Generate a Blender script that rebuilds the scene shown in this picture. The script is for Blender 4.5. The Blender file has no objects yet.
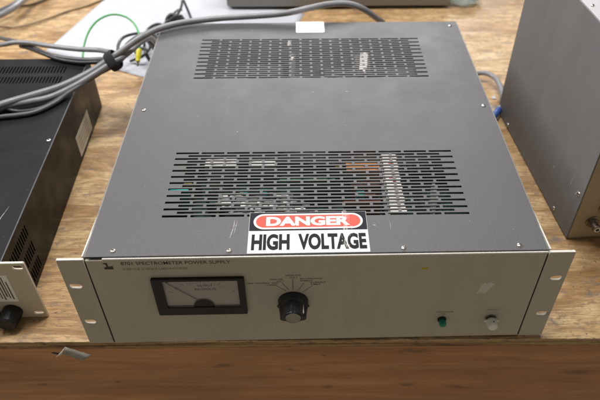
import bpy, bmesh, math, random
from mathutils import Vector, Matrix, noise
rnd = random.Random(7)
S = 0.001                     # everything below is written in millimetres
C = bpy.context.scene.collection
R = math.radians

# ------------------------------------------------------------------ materials
def mat(name):
    m = bpy.data.materials.new(name); m.use_nodes = True
    nt = m.node_tree; b = nt.nodes['Principled BSDF']
    return m, nt, b
def N(nt, kind, **kw):
    n = nt.nodes.new(kind)
    for k, v in kw.items():
        if k.startswith('i_'): n.inputs[k[2:].replace('_', ' ')].default_value = v
        else: setattr(n, k, v)
    return n
def L(nt, a, b): nt.links.new(a, b)
def coords(nt, scale=(1, 1, 1), rot=(0, 0, 0), loc=(0, 0, 0)):
    tc = N(nt, 'ShaderNodeTexCoord'); mp = N(nt, 'ShaderNodeMapping')
    mp.inputs['Scale'].default_value = scale; mp.inputs['Rotation'].default_value = rot; mp.inputs['Location'].default_value = loc
    L(nt, tc.outputs['Object'], mp.inputs['Vector']); return mp.outputs['Vector']
def noi(nt, vec, scale, detail=4, rough=.55, dist=0):
    n = N(nt, 'ShaderNodeTexNoise'); n.inputs['Scale'].default_value = scale; n.inputs['Detail'].default_value = detail
    n.inputs['Roughness'].default_value = rough; n.inputs['Distortion'].default_value = dist
    L(nt, vec, n.inputs['Vector']); return n.outputs['Fac']
def ramp(nt, fac, stops):
    r = N(nt, 'ShaderNodeValToRGB'); e = r.color_ramp.elements
    while len(e) < len(stops): e.new(.5)
    for i, (p, c) in enumerate(stops):
        e[i].position = p; e[i].color = (c, c, c, 1) if isinstance(c, (int, float)) else (*c, 1)
    L(nt, fac, r.inputs['Fac']); return r.outputs['Color']
def mix(nt, fac, a, b, mode='MIX'):
    m = N(nt, 'ShaderNodeMix', data_type='RGBA', blend_type=mode)
    for s, v in ((m.inputs[0], fac), (m.inputs[6], a), (m.inputs[7], b)):
        if hasattr(v, 'is_output'): L(nt, v, s)
        elif isinstance(v, (int, float)): s.default_value = v if s == m.inputs[0] else (v, v, v, 1)
        else: s.default_value = (*v, 1)
    return m.outputs[2]
def bump(nt, b, h, strength, dist=.001):
    n = N(nt, 'ShaderNodeBump'); n.inputs['Strength'].default_value = strength; n.inputs['Distance'].default_value = dist
    L(nt, h, n.inputs['Height']); L(nt, n.outputs['Normal'], b.inputs['Normal'])
def simple(name, col, rough=.5, metal=0, var=.12, scale=60, rvar=.1, bmp=0, bscale=900, spec=None, **kw):
    m, nt, b = mat(name); v = coords(nt)
    f = noi(nt, v, scale, 5, .6)
    lo = tuple(c * (1 - var) for c in col); hi = tuple(min(1, c * (1 + var)) for c in col)
    L(nt, ramp(nt, f, [(.3, lo), (.7, hi)]), b.inputs['Base Color'])
    f2 = noi(nt, v, scale * 2.3, 4)
    L(nt, ramp(nt, f2, [(.3, max(0, rough - rvar)), (.7, min(1, rough + rvar))]), b.inputs['Roughness'])
    b.inputs['Metallic'].default_value = metal
    if spec is not None: b.inputs['Specular IOR Level'].default_value = spec
    if bmp: bump(nt, b, noi(nt, v, bscale, 2), bmp, .0004)
    for k, x in kw.items(): b.inputs[k.replace('_', ' ')].default_value = x
    return m

def paint_sheet(name, col, rough, speck=.16, bmpS=.35, scr=True, spec=.5, dust=.5, grime=0):
    m, nt, b = mat(name); v = coords(nt)
    sp = noi(nt, v, 780, 2, .6)
    base = ramp(nt, sp, [(.32, tuple(c * (1 - speck) for c in col)), (.68, tuple(c * (1 + speck) for c in col))])
    big = noi(nt, v, 7, 6, .62, .6)
    dirt = ramp(nt, big, [(.35, 0.0), (.75, 1.0)])
    dm = N(nt, 'ShaderNodeMath', operation='MULTIPLY'); L(nt, dirt, dm.inputs[0]); dm.inputs[1].default_value = .28 * dust
    base = mix(nt, dm.outputs[0], base, tuple(min(1, c * 1.7 + .03) for c in col))
    # small pale flecks and rubbed marks
    fl = ramp(nt, noi(nt, coords(nt, loc=(3, 1, 2)), 210, 3, .6), [(.74, 0.0), (.78, 1.0)])
    base = mix(nt, fl, base, tuple(min(1, c * 2.2 + .08) for c in col))
    if grime:
        g1 = ramp(nt, noi(nt, coords(nt, (1, 1, .35), loc=(2, 0, 1)), 34, 7, .7, .6), [(.42, 1.0), (.72, 1 - grime)])
        g2 = ramp(nt, noi(nt, coords(nt, loc=(7, 0, 1)), 260, 4, .7), [(.62, 1.0), (.72, 1 - grime)])
        base = mix(nt, 1.0, mix(nt, 1.0, base, g1, 'MULTIPLY'), g2, 'MULTIPLY')
    if scr:
        s1 = ramp(nt, noi(nt, coords(nt, (9, 420, 9), (0, 0, 1.25)), 1, 2, .4, .2), [(.775, 0.0), (.80, .35)])
        s2 = ramp(nt, noi(nt, coords(nt, (14, 500, 14), (0, 0, -.5)), 1, 2, .4, .3), [(.78, 0.0), (.80, .35)])
        base = mix(nt, s1, base, tuple(min(1, c * 2.4 + .05) for c in col)); base = mix(nt, s2, base, tuple(min(1, c * 2.0 + .05) for c in col))
    L(nt, base, b.inputs['Base Color'])
    L(nt, ramp(nt, noi(nt, v, 16, 6, .65, .4), [(.3, rough - .05), (.7, rough + .09)]), b.inputs['Roughness'])
    b.inputs['Specular IOR Level'].default_value = spec
    bump(nt, b, noi(nt, v, 620, 3), bmpS, .0003)
    return m

M = {}
M['cover'] = paint_sheet('grey_texture_paint', (.076, .075, .079), .50, speck=.1, dust=.12)
M['panel'] = paint_sheet('beige_grey_panel_paint', (.46, .422, .35), .5, speck=.03, bmpS=.12, scr=False, dust=.2, grime=.12)
M['chassis'] = simple('chassis_paint', (.20, .195, .18), .45, 0, .06)
M['edge'] = simple('pale_glint_and_line', (.64, .62, .57), .4, .1, .08)  # bright glint of top edges put into a pale colour; also the pointer line
M['alu'] = simple('aluminium', (.75, .74, .72), .33, 1, .08, 120)
M['steel'] = simple('screw_steel', (.82, .80, .76), .28, 1, .15, 200)
M['black'] = simple('black_plastic', (.010, .010, .011), .36, 0, .2, 90, spec=.3)
M['gloss'] = simple('glossy_black_plastic', (.015, .015, .02), .2, 0, .2, 90)
M['blackmatte'] = simple('matte_black', (.016, .015, .014), .75, 0, .3, 90)
M['dark'] = simple('dark_gap', (.01, .01, .01), .9)
M['ink'] = simple('black_print', (.035, .027, .02), .6)
M['inkfaint'] = simple('faded_brown_print', (.17, .125, .085), .6)
M['cap'] = simple('brushed_knob_cap', (.30, .29, .24), .45, .7, .12, 300)
M['green'] = simple('green_lamp_plastic', (.0, .20, .12), .2, 0, .2, 150)
M['white'] = simple('white_plastic', (.78, .76, .70), .4, 0, .06)
M['sticker'] = simple('white_sticker', (.86, .86, .84), .6, 0, .03)
M['yellow'] = simple('yellow_plastic', (.66, .60, .03), .4)
M['yellowpaint'] = simple('yellow_smear', (.42, .34, .03), .6)
M['greenwire'] = simple('green_wire', (.07, .38, .10), .4)
M['graycable'] = simple('grey_cable_jacket', (.23, .23, .245), .33, 0, .16, 45, bmp=.1, bscale=300)
M['graycable2'] = simple('dull_grey_cable_jacket', (.10, .10, .11), .4, 0, .2, 45)
M['blackwire'] = simple('black_wire', (.02, .02, .023), .4)
M['beigewire'] = simple('tan_wire', (.36, .26, .15), .5)
M['brownwire'] = simple('brown_wire', (.12, .08, .045), .5)
M['blue'] = simple('blue_plastic', (.04, .10, .36), .45)
M['paper'] = simple('white_paper', (.50, .52, .57), .8, 0, .06, 14)
M['strapfab'] = simple('hook_strap', (.018, .018, .02), .9, 0, .3, 500, bmp=.4)
M['pcb'] = simple('circuit_board_green', (.03, .10, .06), .5, 0, .5, 180)
M['greenrib'] = simple('green_ribbon', (.05, .16, .10), .5, 0, .5, 250)
M['orange'] = simple('orange_part', (.58, .22, .05), .5)
M['teal'] = simple('teal_part', (.05, .42, .40), .4)
M['brown'] = simple('red_brown_part', (.20, .06, .04), .5)
M['red'] = simple('red_mark', (.70, .10, .09), .5)
M['strip'] = simple('white_terminal', (.80, .79, .75), .5, 0, .08, 300)
M['metalgrey'] = simple('grey_metal_part', (.42, .42, .41), .45, .3, .2, 80)
M['lightcomp'] = simple('pale_part', (.62, .62, .60), .5, 0, .3, 150)
M['tape'] = simple('dull_tape', (.30, .275, .245), .35, 0, .35, 160, bmp=.3, bscale=250)
M['tapelight'] = simple('pale_tape_face', (.62, .60, .55), .4, 0, .1, 160)
M['backbox'] = paint_sheet('warm_grey_case', (.24, .225, .205), .6, speck=.03, scr=False)
M['rightbox'] = paint_sheet('slate_grey_case', (.185, .182, .188), .62, spec=.3, speck=.03, bmpS=.08, scr=True, dust=.3, grime=.12)
M['righttop'] = paint_sheet('pale_grey_top', (.42, .42, .43), .45, speck=.03, scr=False)
M['tan'] = paint_sheet('tan_front_paint', (.40, .33, .22), .45, speck=.03, bmpS=.1, scr=False, dust=.2)
M['bnc'] = simple('dull_connector_metal', (.30, .28, .25), .3, 1, .3, 200)
M['blkcover'] = paint_sheet('scuffed_black_sheet', (.008, .008, .009), .45, speck=.15, bmpS=.12, dust=1.6, spec=.13)
M['blkside'] = simple('bronze_black_side', (.008, .007, .006), .38, 0, .3, 12, spec=.16)
M['blkpanel'] = paint_sheet('cream_panel_paint', (.55, .48, .38), .5, speck=.03, bmpS=.1, scr=False, dust=.2)
M['sidelabel'] = simple('aged_label', (.52, .48, .40), .6, 0, .1, 40)
M['patch'] = simple('pale_patch', (.62, .57, .52), .6, 0, .08, 200)
M['scuffmark'] = simple('dull_scuff', (.27, .265, .26), .6, 0, .3, 300)
M['residue'] = simple('label_residue', (.50, .47, .44), .75, 0, .35, 300)

def sign_mat(name, col, rough=.38):
    """vinyl sign colour with vertical rub marks where the corner of the word has worn"""
    m, nt, b = mat(name)
    tc = N(nt, 'ShaderNodeTexCoord'); sx = N(nt, 'ShaderNodeSeparateXYZ'); L(nt, tc.outputs['Object'], sx.inputs[0])
    d = N(nt, 'ShaderNodeMath', operation='SUBTRACT'); L(nt, sx.outputs[0], d.inputs[0]); d.inputs[1].default_value = .0275
    a = N(nt, 'ShaderNodeMath', operation='ABSOLUTE'); L(nt, d.outputs[0], a.inputs[0])
    band = N(nt, 'ShaderNodeMapRange'); band.inputs[1].default_value = .001; band.inputs[2].default_value = .0085; band.inputs[3].default_value = .17; band.inputs[4].default_value = -.06
    L(nt, a.outputs[0], band.inputs[0])
    n = noi(nt, coords(nt, (520, 90, 1), (0, 0, .12)), 1, 5, .7, .8)
    s = N(nt, 'ShaderNodeMath', operation='ADD'); L(nt, n, s.inputs[0]); L(nt, band.outputs[0], s.inputs[1])
    w = ramp(nt, s.outputs[0], [(.64, 0.0), (.74, .6)])
    sm = ramp(nt, noi(nt, coords(nt), 60, 6, .7), [(.3, .86), (.7, 1.0)])
    base = mix(nt, 1.0, col, sm, 'MULTIPLY')
    L(nt, mix(nt, w, base, (.72, .68, .66)), b.inputs['Base Color'])
    b.inputs['Roughness'].default_value = rough; b.inputs['Specular IOR Level'].default_value = .5 if max(col) > .3 else .12
    return m
M['s_white'] = sign_mat('sign_white', (.70, .69, .68)); M['s_black'] = sign_mat('sign_black', (.018, .019, .028))
M['s_red'] = sign_mat('sign_red', (.66, .075, .045)); M['s_ink'] = sign_mat('sign_letter_black', (.016, .017, .020))

def blob_mask(nt, pts, vertical=False):
    """dark spots at chosen places of a board, softened and warped by noise"""
    tc = N(nt, 'ShaderNodeTexCoord'); out = None
    wn = N(nt, 'ShaderNodeTexNoise'); wn.inputs['Scale'].default_value = 45; wn.inputs['Detail'].default_value = 4; L(nt, tc.outputs['Object'], wn.inputs['Vector'])
    wv = N(nt, 'ShaderNodeVectorMath', operation='MULTIPLY_ADD'); L(nt, wn.outputs['Color'], wv.inputs[0]); wv.inputs[1].default_value = (.016,) * 3; L(nt, tc.outputs['Object'], wv.inputs[2])
    for (x, y, rx, ry) in pts:
        sub = N(nt, 'ShaderNodeVectorMath', operation='SUBTRACT'); L(nt, wv.outputs[0], sub.inputs[0])
        sub.inputs[1].default_value = (x * S + .008, .008, y * S + .008) if vertical else (x * S + .008, y * S + .008, .008)
        sc = N(nt, 'ShaderNodeVectorMath', operation='MULTIPLY'); L(nt, sub.outputs[0], sc.inputs[0])
        sc.inputs[1].default_value = (1000 / rx, 0, 1000 / ry) if vertical else (1000 / rx, 1000 / ry, 0)
        ln = N(nt, 'ShaderNodeVectorMath', operation='LENGTH'); L(nt, sc.outputs[0], ln.inputs[0])
        f = ramp(nt, ln.outputs['Value'], [(.25, 1.0), (1.0, 0.0)])
        if out is None: out = f
        else: out = mix(nt, 1.0, out, f, 'LIGHTEN')
    return out

def plywood():
    m, nt, b = mat('plywood_face')
    v1 = coords(nt, (2.2, 13, 2.2), (0, 0, .06))
    wob = noi(nt, v1, 1.5, 6, .6, 1.6)
    w = N(nt, 'ShaderNodeMath', operation='MULTIPLY'); L(nt, wob, w.inputs[0]); w.inputs[1].default_value = 15
    sn = N(nt, 'ShaderNodeMath', operation='SINE'); L(nt, w.outputs[0], sn.inputs[0])
    bands = ramp(nt, sn.outputs[0], [(.0, 0.0), (.9, 1.0)])
    col = mix(nt, bands, (.45, .285, .130), (.66, .475, .255))
    patch = ramp(nt, noi(nt, coords(nt, (1.2, 2.4, 1)), 3.2, 4, .6, .5), [(.35, 0.0), (.65, 1.0)])
    col = mix(nt, patch, col, mix(nt, 1.0, col, (.80, .70, .60), 'MULTIPLY'))
    fine = ramp(nt, noi(nt, coords(nt, (40, 520, 40), (0, 0, .05)), 1, 6, .7, .3), [(.38, .62), (.58, 1.08)])
    col = mix(nt, 1.0, col, fine, 'MULTIPLY')
    mott = ramp(nt, noi(nt, coords(nt, (13, 24, 13), (0, 0, .2), (1, 3, 0)), 1, 7, .68, .9), [(.44, 0.0), (.66, .85)])
    col = mix(nt, mott, col, mix(nt, 1.0, col, (.62, .51, .41), 'MULTIPLY'))
    burl = ramp(nt, noi(nt, coords(nt, (75, 150, 75)), 1, 8, .8, .4), [(.52, 0.0), (.59, .85)])
    col = mix(nt, burl, col, (.27, .165, .085))
    grime = ramp(nt, noi(nt, coords(nt, (30, 62, 30), (0, 0, .3), (4, 2, 0)), 1, 10, .84, .3), [(.555, 0.0), (.60, .8)])
    col = mix(nt, grime, col, (.155, .135, .125))
    pin = ramp(nt, noi(nt, coords(nt, loc=(1, 5, 0)), 170, 3, .6), [(.655, 0.0), (.69, .85)])
    col = mix(nt, pin, col, (.10, .065, .04))
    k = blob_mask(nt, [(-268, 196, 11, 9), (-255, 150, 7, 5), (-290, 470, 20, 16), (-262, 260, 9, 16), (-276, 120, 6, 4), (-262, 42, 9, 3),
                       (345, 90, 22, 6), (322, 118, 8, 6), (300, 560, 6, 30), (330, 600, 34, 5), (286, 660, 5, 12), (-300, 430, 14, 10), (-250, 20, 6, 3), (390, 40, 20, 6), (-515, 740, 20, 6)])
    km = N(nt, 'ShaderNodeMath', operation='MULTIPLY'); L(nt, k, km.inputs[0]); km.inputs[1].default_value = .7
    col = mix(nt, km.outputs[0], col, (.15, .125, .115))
    L(nt, col, b.inputs['Base Color'])
    L(nt, ramp(nt, noi(nt, v1, 6, 5), [(.3, .36), (.7, .58)]), b.inputs['Roughness'])
    bump(nt, b, noi(nt, coords(nt, (28, 300, 28)), 1, 5, .7), .35, .0006)
    return m
def apron_wood():
    m, nt, b = mat('apron_pine')
    v = coords(nt, (2.4, 8, 26), (0, .02, 0))
    w = N(nt, 'ShaderNodeMath', operation='MULTIPLY'); L(nt, noi(nt, v, 1.0, 5, .55, 1.3), w.inputs[0]); w.inputs[1].default_value = 13
    sn = N(nt, 'ShaderNodeMath', operation='SINE'); L(nt, w.outputs[0], sn.inputs[0])
    col = mix(nt, ramp(nt, sn.outputs[0], [(0, 0.0), (1, 1.0)]), (.52, .205, .068), (.62, .275, .100))
    fine = ramp(nt, noi(nt, coords(nt, (12, 30, 420)), 1, 6, .75), [(.32, .74), (.66, 1.1)])
    col = mix(nt, 1.0, col, fine, 'MULTIPLY')
    pt = ramp(nt, noi(nt, coords(nt, (4, 4, 14)), 1, 5, .6, .5), [(.4, .75), (.7, 1.1)])
    col = mix(nt, 1.0, col, pt, 'MULTIPLY')
    k = blob_mask(nt, [(-105, -52, 15, 6), (-232, -84, 6, 3), (-318, -88, 8, 3), (104, -93, 14, 6), (108, -24, 26, 5), (12, -96, 10, 4), (-30, -60, 12, 3), (300, -70, 24, 7), (170, -100, 18, 5), (8, -30, 5, 3)], True)
    km = N(nt, 'ShaderNodeMath', operation='MULTIPLY'); L(nt, k, km.inputs[0]); km.inputs[1].default_value = .55
    col = mix(nt, km.outputs[0], col, (.05, .02, .01))
    # long drying crack
    cr = ramp(nt, noi(nt, coords(nt, (1.3, 2, 75)), 1, 3, .5, .4), [(.73, 0.0), (.77, .6)])
    col = mix(nt, cr, col, (.07, .025, .012))
    L(nt, col, b.inputs['Base Color']); b.inputs['Roughness'].default_value = .40
    bump(nt, b, noi(nt, coords(nt, (12, 30, 420)), 1, 5, .7), .4, .0006)
    return m
def ply_edge():
    m, nt, b = mat('plywood_edge_layers')
    v = coords(nt, (5, 5, 330))
    col = ramp(nt, noi(nt, v, 1, 3, .5, .4), [(.35, (.16, .085, .035)), (.5, (.36, .22, .10)), (.65, (.50, .34, .18))])
    col = mix(nt, ramp(nt, noi(nt, coords(nt, (60, 60, 200)), 1, 5, .7), [(.5, 0.0), (.68, .8)]), col, (.07, .04, .02))
    L(nt, col, b.inputs['Base Color']); b.inputs['Roughness'].default_value = .8
    bump(nt, b, noi(nt, coords(nt, (60, 60, 400)), 1, 5, .7), .6, .001)
    return m
M['ply'] = plywood(); M['apron'] = apron_wood(); M['plyedge'] = ply_edge()
def dial_mat():
    m, nt, b = mat('meter_dial'); v = coords(nt)
    L(nt, ramp(nt, noi(nt, v, 40, 4), [(.3, (.66, .58, .57)), (.7, (.74, .66, .65))]), b.inputs['Base Color'])
    b.inputs['Roughness'].default_value = .5; return m
M['dial'] = dial_mat()
def bag_mat():
    m, nt, b = mat('clear_bag_plastic'); v = coords(nt)
    b.inputs['Base Color'].default_value = (.80, .87, .84, 1); b.inputs['Roughness'].default_value = .12
    b.inputs['Transmission Weight'].default_value = .75; b.inputs['IOR'].default_value = 1.25
    bump(nt, b, noi(nt, v, 90, 4, .7, 1), .8, .003); return m
M['bag'] = bag_mat()

def glass_mat():
    m, nt, b = mat('meter_glass'); b.inputs['Base Color'].default_value = (.9, .9, .9, 1); b.inputs['Transmission Weight'].default_value = 1
    b.inputs['IOR'].default_value = 1.4
    L(nt, ramp(nt, noi(nt, coords(nt), 90, 5, .7), [(.4, .02), (.75, .12)]), b.inputs['Roughness']); return m
M['glass'] = glass_mat()
# ------------------------------------------------------------------ object helpers
def root(name, label, cat, loc=(0, 0, 0), group=None):
    o = bpy.data.objects.new(name, None); C.objects.link(o); o.location = Vector(loc) * S
    o.empty_display_size = .02; o['label'] = label; o['category'] = cat
    if group: o['group'] = group
    return o
def world_loc(o):
    v = Vector((0, 0, 0))
    while o is not None: v += o.location; o = o.parent
    return v
def obj(name, bm, m, parent=None, label=None, cat=None, group=None, smooth=False, bevel=0, origin=None):
    """link a bmesh given in world millimetres as one mesh object"""
    if bm.faces: bmesh.ops.recalc_face_normals(bm, faces=bm.faces)
    o = bpy.data.objects.new(name, bpy.data.meshes.new(name))
    if parent is not None: o.parent = parent
    elif origin is not None: o.location = Vector(origin) * S
    off = world_loc(o)
    for v in bm.verts: v.co = v.co * S - off
    bm.to_mesh(o.data); bm.free(); C.objects.link(o)
    for x in (m if isinstance(m, (list, tuple)) else [m]): o.data.materials.append(M[x])
    if smooth:
        for p in o.data.polygons: p.use_smooth = True
    if bevel:
        md = o.modifiers.new('bevel', 'BEVEL'); md.width = bevel * S; md.segments = 2; md.limit_method = 'ANGLE'; md.angle_limit = R(35)
    if label: o['label'] = label
    if cat: o['category'] = cat
    if group: o['group'] = group
    return o
def box(bm, x0, x1, y0, y1, z0, z1, T=None):
    vs = [bm.verts.new((x, y, z)) for z in (z0, z1) for y in (y0, y1) for x in (x0, x1)]
    if T is not None:
        for v in vs: v.co = T @ v.co
    for f in ((0, 2, 3, 1), (4, 5, 7, 6), (0, 1, 5, 4), (1, 3, 7, 5), (3, 2, 6, 7), (2, 0, 4, 6)): bm.faces.new([vs[i] for i in f])
def B(*a, **k):
    bm = bmesh.new(); box(bm, *a, **k); return bm
def lathe(bm, prof, T, seg=32, lobe=None):
    """prof: (radius, height) pairs turned round local z; T places it"""
    rings = []
    for (r, h) in prof:
        ring = []
        for i in range(seg):
            a = 2 * math.pi * i / seg; rr = r * (lobe(a, h) if lobe else 1)
            ring.append(bm.verts.new(T @ Vector((rr * math.cos(a), rr * math.sin(a), h))))
        rings.append(ring)
    for A, Bq in zip(rings, rings[1:]):
        for i in range(seg): bm.faces.new((A[i], A[(i + 1) % seg], Bq[(i + 1) % seg], Bq[i]))
    for ring in (rings[0], rings[-1]): bm.faces.new(ring)
def FRONT(x, y, z): # local z -> -Y (out of a front panel)
    return Matrix.Translation((x, y, z)) @ Matrix.Rotation(R(90), 4, 'X')
def UP(x, y, z): return Matrix.Translation((x, y, z))
def spline(pts, n=10):
    P = [Vector(p) for p in pts]; P = [P[0] * 2 - P[1]] + P + [P[-1] * 2 - P[-2]]; out = []
    for i in range(1, len(P) - 2):
        for k in range(n):
            t = k / n; a, b, c, d = P[i - 1:i + 3]
            out.append(.5 * (2 * b + (c - a) * t + (2 * a - 5 * b + 4 * c - d) * t * t + (3 * b - a - 3 * c + d) * t ** 3))
    out.append(P[-2]); return out
def tube(bm, pts, r, seg=12, n=10, raw=False):
    Q = [Vector(p) for p in pts] if raw else spline(pts, n); rings = []; up = None
    for i, q in enumerate(Q):
        t = (Q[min(i + 1, len(Q) - 1)] - Q[max(i - 1, 0)]).normalized()
        if up is None: up = t.orthogonal().normalized()
        up = (up - t * up.dot(t)).normalized(); s = t.cross(up)
        rr = r(i / len(Q)) if callable(r) else r
        rings.append([bm.verts.new(q + (up * math.cos(2 * math.pi * k / seg) + s * math.sin(2 * math.pi * k / seg)) * rr) for k in range(seg)])
    for A, Bq in zip(rings, rings[1:]):
        for k in range(seg): bm.faces.new((A[k], A[(k + 1) % seg], Bq[(k + 1) % seg], Bq[k]))
    bm.faces.new(rings[0]); bm.faces.new(rings[-1])
def mesh_to_bm(ob, T):
    dg = bpy.context.evaluated_depsgraph_get(); me = bpy.data.meshes.new_from_object(ob.evaluated_get(dg))
    bm = bmesh.new(); bm.from_mesh(me); bpy.data.meshes.remove(me)
    return bm
def text_bm(s, x, y, w, h, place, weight=0.0, shear=0, extrude=.04):
    """block letters s in a w x h box whose lower-left corner is (x, y) of a plane; place maps (u, v, d) to the world"""
    cu = bpy.data.curves.new('t', 'FONT'); cu.body = s; cu.size = 10; cu.offset = weight; cu.shear = shear; cu.resolution_u = 4; cu.extrude = extrude
    o = bpy.data.objects.new('t', cu); C.objects.link(o); bpy.context.view_layer.update()
    bm = mesh_to_bm(o, None); bpy.data.objects.remove(o); bpy.data.curves.remove(cu)
    xs = [v.co.x for v in bm.verts]; ys = [v.co.y for v in bm.verts]
    x0, x1, y0, y1 = min(xs), max(xs), min(ys), max(ys)
    for v in bm.verts:
        v.co = place((v.co.x - x0) / (x1 - x0) * w + x, (v.co.y - y0) / (y1 - y0) * h + y, v.co.z)
    return bm
def join(bms):
    out = bmesh.new()
    for b in bms:
        me = bpy.data.meshes.new('j'); b.to_mesh(me); b.free(); out.from_mesh(me); bpy.data.meshes.remove(me)
    return out
def shape_bm(loops, depth, place, bevel=0):
    """flat plate with holes: loops in (u, v); depth is its thickness, starting at d = 0"""
    cu = bpy.data.curves.new('s', 'CURVE'); cu.dimensions = '2D'; cu.fill_mode = 'BOTH'
    cu.extrude = depth / 2 - bevel; cu.bevel_depth = bevel; cu.offset = -bevel; cu.bevel_resolution = 2
    for lp in loops:
        sp = cu.splines.new('POLY'); sp.points.add(len(lp) - 1); sp.use_cyclic_u = True
        for p, q in zip(sp.points, lp): p.co = (q[0], q[1], 0, 1)
    o = bpy.data.objects.new('s', cu); C.objects.link(o); bpy.context.view_layer.update()
    bm = mesh_to_bm(o, None); bpy.data.objects.remove(o); bpy.data.curves.remove(cu)
    for v in bm.verts: v.co = place(v.co.x, v.co.y, v.co.z + depth / 2)
    bmesh.ops.remove_doubles(bm, verts=bm.verts, dist=.001)
    return bm
def rect(x0, x1, y0, y1, r=0, n=4):
    if r <= 0: return [(x0, y0), (x1, y0), (x1, y1), (x0, y1)]
    out = []
    for cx, cy, a0 in ((x1 - r, y0 + r, -90), (x1 - r, y1 - r, 0), (x0 + r, y1 - r, 90), (x0 + r, y0 + r, 180)):
        for i in range(n + 1):
            a = R(a0 + 90 * i / n); out.append((cx + r * math.cos(a), cy + r * math.sin(a)))
    return out
def gridsheet(xs, ys, hole, place, th):
    """one sheet of cells with real openings; place(u, v, d)"""
    bm = bmesh.new(); vt = {}
    def V(i, j, k):
        if (i, j, k) not in vt: vt[(i, j, k)] = bm.verts.new(place(xs[i], ys[j], -th * k))
        return vt[(i, j, k)]
    nx, ny = len(xs) - 1, len(ys) - 1
    solid = lambda i, j: 0 <= i < nx and 0 <= j < ny and not hole((xs[i] + xs[i + 1]) / 2, (ys[j] + ys[j + 1]) / 2)
    for i in range(nx):
        for j in range(ny):
            if not solid(i, j): continue
            bm.faces.new((V(i, j, 0), V(i + 1, j, 0), V(i + 1, j + 1, 0), V(i, j + 1, 0)))
            bm.faces.new((V(i, j, 1), V(i, j + 1, 1), V(i + 1, j + 1, 1), V(i + 1, j, 1)))
            for (a, c, p, q) in ((i - 1, j, (i, j), (i, j + 1)), (i + 1, j, (i + 1, j), (i + 1, j + 1)), (i, j - 1, (i, j), (i + 1, j)), (i, j + 1, (i, j + 1), (i + 1, j + 1))):
                if not solid(a, c): bm.faces.new((V(*p, 0), V(*q, 0), V(*q, 1), V(*p, 1)))
    return bm
def uniq(v): 
    out = []
    for x in sorted(v):
        if not out or x - out[-1] > .02: out.append(x)
    return out
def screw(parent, x, y, z, r=3.0, name='screw', T=None, m='steel', ang=0.4):
    T = T or UP(x, y, z)
    bm = bmesh.new(); lathe(bm, [(r, 0), (r, .5), (r * .8, 1.2), (r * .35, 1.55)], T, 20)
    o = obj(name, bm, m, parent, smooth=True)
    bm = bmesh.new(); Q = T @ Matrix.Rotation(ang, 4, 'Z')
    box(bm, -r * .62, r * .62, -.35, .35, 1.2, 1.62, Q); box(bm, -.35, .35, -r * .62, r * .62, 1.21, 1.63, Q)
    obj('screw_slot', bm, 'dark', o)
    return o

TZ = -3.0   # bench top height
# ------------------------------------------------------------------ WORKBENCH
yaw = -.0147
def bench(x, y, z): return Vector((x, y + yaw * x - .5, z))
bx_ = root('workbench', 'worn plywood workbench with dark pine front board, carrying all the equipment', 'workbench', (0, 400, TZ))
# top: subdivided front edge with small splinters
bm = bmesh.new(); xs = [-1100 + 2200 * i / 440 for i in range(441)]; prev = None
for i, x in enumerate(xs):
    n = noise.noise(Vector((x * .05, 3, 0))) * .9 + noise.noise(Vector((x * .33, 0, 1))) * .8
    e = .6 + max(0, noise.noise(Vector((x * .09, 9, 5)))) * 3.2
    col = [bm.verts.new(bench(x, 1500, TZ)), bm.verts.new(bench(x, 4 + e, TZ)), bm.verts.new(bench(x, 1.0 + n, TZ - e * .45)), bm.verts.new(bench(x, 1.2 + n * .4, TZ - 3.2))]
    if prev:
        for a in range(3): bm.faces.new((prev[a], col[a], col[a + 1], prev[a + 1]))
    prev = col
obj('tabletop', bm, 'ply', bx_)
bm = bmesh.new(); prev = None
for i, x in enumerate(xs):
    col = []
    for k, z in enumerate((TZ - 3.2, TZ - 5.5, TZ - 8, TZ - 10.5, TZ - 13)):
        n = noise.noise(Vector((x * .12, z * 2.1, 4))) * 1.0
        col.append(bm.verts.new(bench(x, 1.4 + n * (1 if k else .4), z)))
    col.append(bm.verts.new(bench(x, 1500, TZ - 13)))
    if prev:
        for a in range(len(col) - 1): bm.faces.new((prev[a], col[a], col[a + 1], prev[a + 1]))
    prev = col
obj('plywood_edge', bm, 'plyedge', bx_)
bm = bmesh.new(); vs = []
for (y, z) in ((40, TZ - 13.1), (4.2, TZ - 13.1), (2.2, TZ - 15), (2.2, TZ - 236), (40, TZ - 238)):
    vs.append([bm.verts.new(bench(x, y, z)) for x in (-1100, 1100)])
for a in range(5):
    b2 = (a + 1) % 5; bm.faces.new((vs[a][0], vs[a][1], vs[b2][1], vs[b2][0]))
bm.faces.new([v[0] for v in vs]); bm.faces.new([v[1] for v in vs])
obj('front_board', bm, 'apron', bx_)
for lx in (-1000, 920):
    obj('leg', B(lx, lx + 80, 60, 140, -900, TZ - 13.2), 'apron', bx_, bevel=2)
    obj('leg', B(lx, lx + 80, 1360, 1440, -900, TZ - 13.2), 'apron', bx_, bevel=2)

# ------------------------------------------------------------------ POWER SUPPLY (hero)
PS = root('power_supply', 'wide grey rack-mount high voltage supply with slotted lid, meter and black knob, mid-bench', 'power supply', (0, 220, TZ))
CW, Y0, CD, CZ, SX = 214.7, 1.6, 451.5, 134.9, 215.6
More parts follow.
